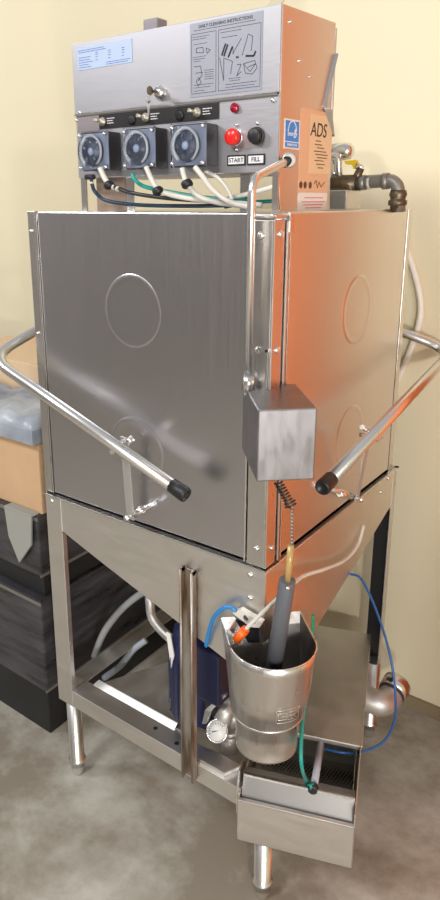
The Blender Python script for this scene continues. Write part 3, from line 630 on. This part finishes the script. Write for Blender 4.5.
# ---- three peristaltic chemical pumps
rotm = mat('grey_rotor', (.16, .17, .22), .3)
plm = mat('blue_grey_plate', (.26, .29, .38), .3)
sqm = mat('milky_squeeze_tube', (.55, .57, .60), .3)
def pump(cx, tilt):
    z0, z1, y0 = 1.682, 1.762, .066
    h = obj('chemical_pump', lambda b: (box(b, (cx-.041, y0+.012, z0), (cx+.041, Y0, z1)),), 'blackp', D, .002)
    obj('pump_cover', lambda b: (box(b, (cx-.043, y0+.004, z0-.002), (cx+.043, y0+.012, z1+.002)), lathe(b, (cx-.004, y0+.006, (z0+z1)/2), (0, -1, 0), [(0, .036), (.010, .035), (.014, .031), (.015, .024), (.012, .022), (.012, 0)], 36)), 'clear', h, .001, 'clear plastic cover')
    obj('pump_plate', lambda b: box(b, (cx-.040, y0+.0115, z0+.002), (cx+.040, y0+.0125, z1-.002)), plm, h)
    rt = obj('pump_rotor', lambda b: (lathe(b, (cx-.004, y0+.011, (z0+z1)/2), (0, -1, 0), [(0, .028), (.004, .028), (.005, .008), (.008, .007), (.009, 0)], 28),
        [cyl(b, V((cx-.004+.020*math.cos(tilt+k*1.257), y0+.010, (z0+z1)/2+.020*math.sin(tilt+k*1.257))), V((cx-.004+.020*math.cos(tilt+k*1.257), y0+.003, (z0+z1)/2+.020*math.sin(tilt+k*1.257))), .0035, seg=10) for k in range(5)]), rotm, h)
    obj('rotor_hub', lambda b: lathe(b, (cx-.004, y0+.008, (z0+z1)/2), (0, -1, 0), [(0, .009), (.005, .008), (.007, .004), (.0075, 0)], 16), 'bpaper', h)
    obj('squeeze_tube', lambda b: tube(b, [V((cx-.004+.030*math.cos(math.radians(a)), y0+.003, (z0+z1)/2+.031*math.sin(math.radians(a)))) for a in range(-60, 241, 12)], .0026, 8), sqm, h)
    for sx in (-.038, .038):
        for sz in (.006, .074):
            bolt((cx+sx, y0+.004, z0+sz), (0, -1, 0), .0045, 'cover_screw', h)
    return h
for cx, tl in ((-.510, .3), (-.377, 1.1), (-.247, .7)): pump(cx, tl)
hy = .062
def hose(name, pts, m, r=.0042, label=None):
    return obj(name, lambda b: tube(b, spline([at(x, y, y=k) for x, y, k in pts]), r, 10), m, D, 0, label)
hose('pump_hose', [(100, 168, hy), (104, 177, hy), (109, 185, hy)], 'white', .0062, 'white pump hose')
hose('pump_hose', [(146, 167, hy), (151, 178, hy), (158, 189, hy), (172, 195, .08), (200, 200, .1), (235, 203, .12), (262, 205, .14)], 'white', .0055, 'white pump hose')
hose('pump_hose', [(182, 168, hy), (184, 176, hy), (187, 183, hy), (197, 195, .08), (215, 202, .1), (245, 206, .12)], 'white', .0055, 'white pump hose')
hose('pump_hose', [(195, 167, hy), (203, 177, hy), (213, 190, .07), (230, 202, .09), (250, 207, .1)], 'white', .0055, 'white pump hose')
hose('pump_hose', [(205, 171, .10), (218, 178, .1), (228, 190, .1), (232, 200, .1)], 'white', .004, 'white pump hose')
hose('pump_hose', [(215, 202, .14), (240, 196, .13), (262, 190, .12), (275, 186, .12)], 'white', .005, 'white pump hose')
hose('pump_hose', [(91, 176, hy), (92, 184, hy), (96, 193, .07), (108, 201, .08), (140, 205, .1), (190, 206, .12), (245, 205, .14)], 'navy', .0042, 'dark navy pump hose')
hose('pump_hose', [(109, 184, hy), (118, 188, hy), (132, 193, .08), (165, 198, .1), (205, 201, .12), (250, 203, .14)], mat('black_hose', (.02, .02, .02), .3), .0042, 'black pump hose')
hose('pump_hose', [(132, 174, hy), (136, 181, hy), (146, 187, .08), (170, 192, .1), (210, 198, .12), (255, 199, .14)], 'teal', .0042, 'teal pump hose')
hose('pump_hose', [(225, 207, .15), (245, 203, .15), (275, 201, .15)], 'teal', .004, 'teal pump hose')
for x, y in ((109, 185), (158, 191), (187, 184)):
    p = at(x, y, y=hy)
    obj('hose_clamp', lambda b: lathe(b, p-V((.003, 0, -.006)), V((.5, 0, -1)), [(0, .010), (.004, .012), (.011, .012), (.014, .009)], 8), 'black', D, 0, 'black hose clamp')
p = at(90, 177, y=hy); obj('hose_clamp', lambda b: lathe(b, p+V((-.012, 0, 0)), V((1, 0, 0)), [(0, .006), (.024, .006)], 10), 'black', D, 0, 'black hose clamp')
for x, y in ((91, 182), (113, 187), (117, 188.5)):
    p = at(x, y, y=hy-.002); obj('hose_ring', lambda b: lathe(b, p, V((1, 0, -.4)) if x > 100 else V((.1, 0, -1)), [(0, .0058), (.004, .0058)], 12), 'white', D)
# ------------------------------------------------------------------ water inlet plumbing behind the control box
YP = .56
def pa(x, y, k=YP): return at(x, y, y=k)
ip = obj('inlet_pipe', lambda b: (tube(b, fillet([pa(334, 184), pa(398, 180), pa(399, 212)], .028, 8), .0155, 16)), 'gpipe', D)
for a, c, r in (((360, 183), (366, 182.5), .018), ((383, 181.5), (389, 181), .019)):
    obj('pipe_coupling', lambda b: cyl(b, pa(*a), pa(*c), r, seg=14), 'gpipe', ip)
obj('thread_tape', lambda b: cyl(b, pa(368.5, 182.5), pa(371, 182.3), .0165, seg=14), 'white', ip)
obj('pipe_union', lambda b: (lathe(b, pa(398.5, 190), (0, 0, -1), [(0, .018), (.01, .021), (.018, .018), (.022, .018), (.024, .022), (.034, .022), (.036, .017), (.05, .016)], 14),), 'brass', ip)
vb = obj('solenoid_valve', lambda b: (cyl(b, pa(333, 184), pa(358, 184), .022, seg=14), lathe(b, pa(350, 186), (0, 0, 1), [(-.03, .02), (0, .024), (.02, .016)], 14), cyl(b, pa(354, 183), pa(361, 168), .011, .009, 12), box(b, pa(338, 193)-V((.02, .02, 0)), pa(338, 193)+V((.03, .02, .035)))), 'brass', ip)
obj('valve_lever', lambda b: (prism(b, [pa(344, 161), pa(356, 160), pa(358, 164), pa(357.5, 169), pa(353, 169), pa(352, 165), pa(345, 164)], (0, .012, 0))), 'yellow', ip, .001, 'yellow ball valve lever')
obj('lever_nut', lambda b: cyl(b, pa(357, 166, YP-.002), pa(362.5, 167.5, YP-.002), .007, seg=6), 'bright', ip)
obj('vacuum_breaker', lambda b: (lathe(b, pa(333, 152, .58), pa(350, 151, .58)-pa(333, 152, .58), [(0, .020), (.03, .021), (.045, .019), (.052, .012), (.054, 0)], 20), cyl(b, pa(334, 190, .58), pa(334, 152, .58), .010, seg=14)), 'bright', ip, 0, 'bright vacuum breaker')
obj('breaker_elbow', lambda b: tube(b, fillet([pa(330, 156), pa(338, 156), pa(340, 190)], .02), .009, 12), 'bright', ip)
obj('junction_box', lambda b: (box(b, (-.16, .48, ZT), (-.09, .56, 1.638))), 'steel', D, .0015)
# ------------------------------------------------------------------ small items on top of the control box
o1 = obj('plastic_disc', lambda b: lathe(b, (-.500, .19, Z1), (0, 0, 1), [(0, .030), (.008, .029), (.014, .022), (.018, .010), (.019, 0)], 20), mat('greyish_white_plastic', (.60, .56, .50), .5)); tag(o1, 'low pale grey disc lying on top of the control box near its left end', 'disc')
o2 = thing('relay_box', (-.42, .20, Z1), 'small grey block on a thin reddish base on top of the control box', 'box')
obj('base_plate', lambda b: box(b, (-.46, .18, Z1), (-.39, .22, Z1+.004)), mat('red_base', (.30, .06, .05), .5), o2)
obj('housing', lambda b: box(b, (-.452, .182, Z1+.004), (-.412, .218, Z1+.040)), mat('mauve_grey_plastic', (.28, .25, .27), .5), o2, .003)
# ------------------------------------------------------------------ the stack left of the machine
def crate(name, lo, hi, label, m='crate', group=None, plinth=0):
    t = thing(name, ((lo[0]+hi[0])/2, (lo[1]+hi[1])/2, lo[2]), label, 'crate')
    obj('body', lambda b: box(b, (lo[0], lo[1], lo[2]+plinth), hi), m, t, .006)
    if plinth: obj('plinth', lambda b: box(b, (lo[0]+.015, lo[1]+.012, lo[2]), (hi[0]-.012, hi[1]-.01, lo[2]+plinth)), 'black', t, .004)
    obj('edge_strip', lambda b: (box(b, (lo[0]-.003, lo[1]-.003, hi[2]-.012), (hi[0]+.003, lo[1], hi[2]-.002)), box(b, (hi[0], lo[1]-.003, lo[2]+plinth+.002), (hi[0]+.003, hi[1], lo[2]+plinth+.010))), 'gpipe', t)
    return t
crate('storage_crate', (-1.55, .07, 0), (-.80, .85, .48), 'large dark scuffed crate on the floor left of the dishwasher, bottom of the stack', plinth=.165)
pb = obj('black_slab', lambda b: box(b, (-1.53, .10, .48), (-.815, .85, .556)), 'black', None, .004); tag(pb, 'matt black slab between the two dark crates left of the dishwasher', 'slab')
crate('storage_crate', (-1.55, .08, .556), (-.80, .85, .75), 'flatter dark scuffed crate, upper of the two behind the left leg')
def carton(name, lo, hi, m, label, rot=0):
    t = thing(name, ((lo[0]+hi[0])/2, (lo[1]+hi[1])/2, lo[2]), label, 'box')
    obj('body', lambda b: box(b, lo, hi), m, t, .003)
    cx = (lo[0]+hi[0])/2
    obj('flap', lambda b: (box(b, (lo[0]+.002, lo[1]+.002, hi[2]), (hi[0]-.002, (lo[1]+hi[1])/2-.002, hi[2]+.003)), box(b, (lo[0]+.002, (lo[1]+hi[1])/2+.002, hi[2]), (hi[0]-.002, hi[1]-.002, hi[2]+.003))), m, t)
    obj('packing_tape', lambda b: box(b, (lo[0]-.0006, (lo[1]+hi[1])/2-.024, hi[2]-.06), (hi[0]+.0006, (lo[1]+hi[1])/2+.024, hi[2]+.0036)), 'tag', t)
    t.rotation_euler.z = rot
    return t
carton('cardboard_box', (-1.52, .10, .75), (-.80, .82, .960), 'card', 'tan cardboard box on the dark crates, under the grey wrapped bundle')
carton('cardboard_box', (-1.50, .32, .968), (-.82, .82, 1.115), 'card2', 'pale tan cardboard box behind the grey wrapped bundle, close to the wall')
def wrap(b):
    n, m_ = 30, 12; x0, x1, y0, y1 = -1.52, -.79, .075, .31; tops, bots = [], []
    for i in range(n+1):
        t, o_ = [], []
        for j in range(m_+1):
            x = x0+(x1-x0)*i/n; y = y0+(y1-y0)*j/m_; e = min(i, n-i, j, m_-j)
            z = 1.040+random.uniform(-.005, .005)+.006*math.sin(i*1.3+j*.8)
            if e == 0: z = 1.010+random.uniform(-.004, .004)
            t.append(b.verts.new((x, y, z))); o_.append(b.verts.new((x, y, .970)))
        tops.append(t); bots.append(o_)
    for i in range(n):
        for j in range(m_):
            f = b.faces.new((tops[i][j], tops[i+1][j], tops[i+1][j+1], tops[i][j+1])); f.smooth = True
            b.faces.new((bots[i][j], bots[i][j+1], bots[i+1][j+1], bots[i+1][j]))
        for j in (0, m_): b.faces.new((tops[i][j], tops[i+1][j], bots[i+1][j], bots[i][j]))
    for i in (0, n):
        for j in range(m_): b.faces.new((tops[i][j], tops[i][j+1], bots[i][j+1], bots[i][j]))
wr = obj('wrapped_bundle', wrap, 'wrap'); tag(wr, 'flat bundle in grey plastic wrap lying on the tan cardboard box, left of the hood', 'bundle')
rg = obj('cloth_rag', lambda b: (prism(b, [(-.93, .066, .755), (-.81, .066, .755), (-.82, .066, .66), (-.88, .066, .585), (-.92, .066, .66)], (0, .008, 0)), box(b, (-.93, .066, .7505), (-.81, .097, .7565))), mat('pale_rag', (.30, .30, .27), .8), None, .002); tag(rg, 'pale rag hanging on the front of the upper dark crate', 'rag')
# ------------------------------------------------------------------ hose on the wall, right
wh = obj('wall_hose', lambda b: tube(b, spline([V((-.14, .866, 1.56)), V((-.09, .866, 1.50)), V((-.058, .864, 1.44)), V((-.026, .862, 1.35)), V((-.022, .862, 1.28)), V((-.045, .862, 1.18)), V((-.09, .862, 1.05))]), .009, 10), mat('cream_hose', (.86, .83, .74), .4)); tag(wh, 'thin pale hose hanging down the cream wall right of the hood', 'hose')
# orange cabinet just right of the frame: it colours the right-hand steel
oc = thing('storage_cabinet', (.95, .70, 0), 'tall orange painted cabinet against the wall to the right, mirrored in the steel', 'cabinet')
obj('body', lambda b: box(b, (.33, .60, .03), (1.6, .87, 2.6)), 'cabor', oc, .004)
obj('door', lambda b: box(b, (.335, .588, .06), (.963, .60, 2.57)), 'cabor', oc, .003)
obj('door', lambda b: box(b, (.967, .588, .06), (1.595, .60, 2.57)), 'cabor', oc, .003)
obj('plinth', lambda b: box(b, (.35, .62, 0), (1.58, .86, .03)), 'black', oc)
# ------------------------------------------------------------------ light
def area(name, loc, tgt, size, power, col=(1, .98, .95)):
    l = bpy.data.lights.new(name, 'AREA'); l.shape = 'SQUARE'; l.size = size; l.energy = power; l.color = col
    o = bpy.data.objects.new(name, l); C.objects.link(o); o.location = loc
    o.rotation_euler = (V(tgt)-V(loc)).to_track_quat('-Z', 'Y').to_euler(); return o
area('ceiling_light', (-.5, -2.6, 3.6), (-.3, .4, .6), .6, 62)
area('ceiling_light', (-3.4, -2.5, 3.8), (-1, 0, .8), .8, 70, (.95, .97, 1))
area('soft_fill_light', (3.6, -3.6, 1.6), (0, .5, .5), 2.0, 105, (.99, .99, 1))  # unseen soft fill, added to brighten the lower wall and the lid
l = bpy.data.lights.new('work_lamp', 'POINT'); l.energy = 62; l.shadow_soft_size = .05; l.color = (1, .97, .92)
o = bpy.data.objects.new('work_lamp', l); C.objects.link(o); o.location = (1.14, -1.41, 1.22)
W = bpy.data.worlds.new('warehouse_air'); bpy.context.scene.world = W; W.use_nodes = True
W.node_tree.nodes['Background'].inputs[0].default_value = (.95, .97, 1, 1); W.node_tree.nodes['Background'].inputs[1].default_value = .47
vs = bpy.context.scene.view_settings; vs.view_transform = 'Standard'; vs.look = 'None'; vs.gamma = 1; vs.exposure = 0; vs.use_curve_mapping = False
bpy.context.scene.cycles.use_denoising = True
bpy.context.scene.cycles.max_bounces = 8
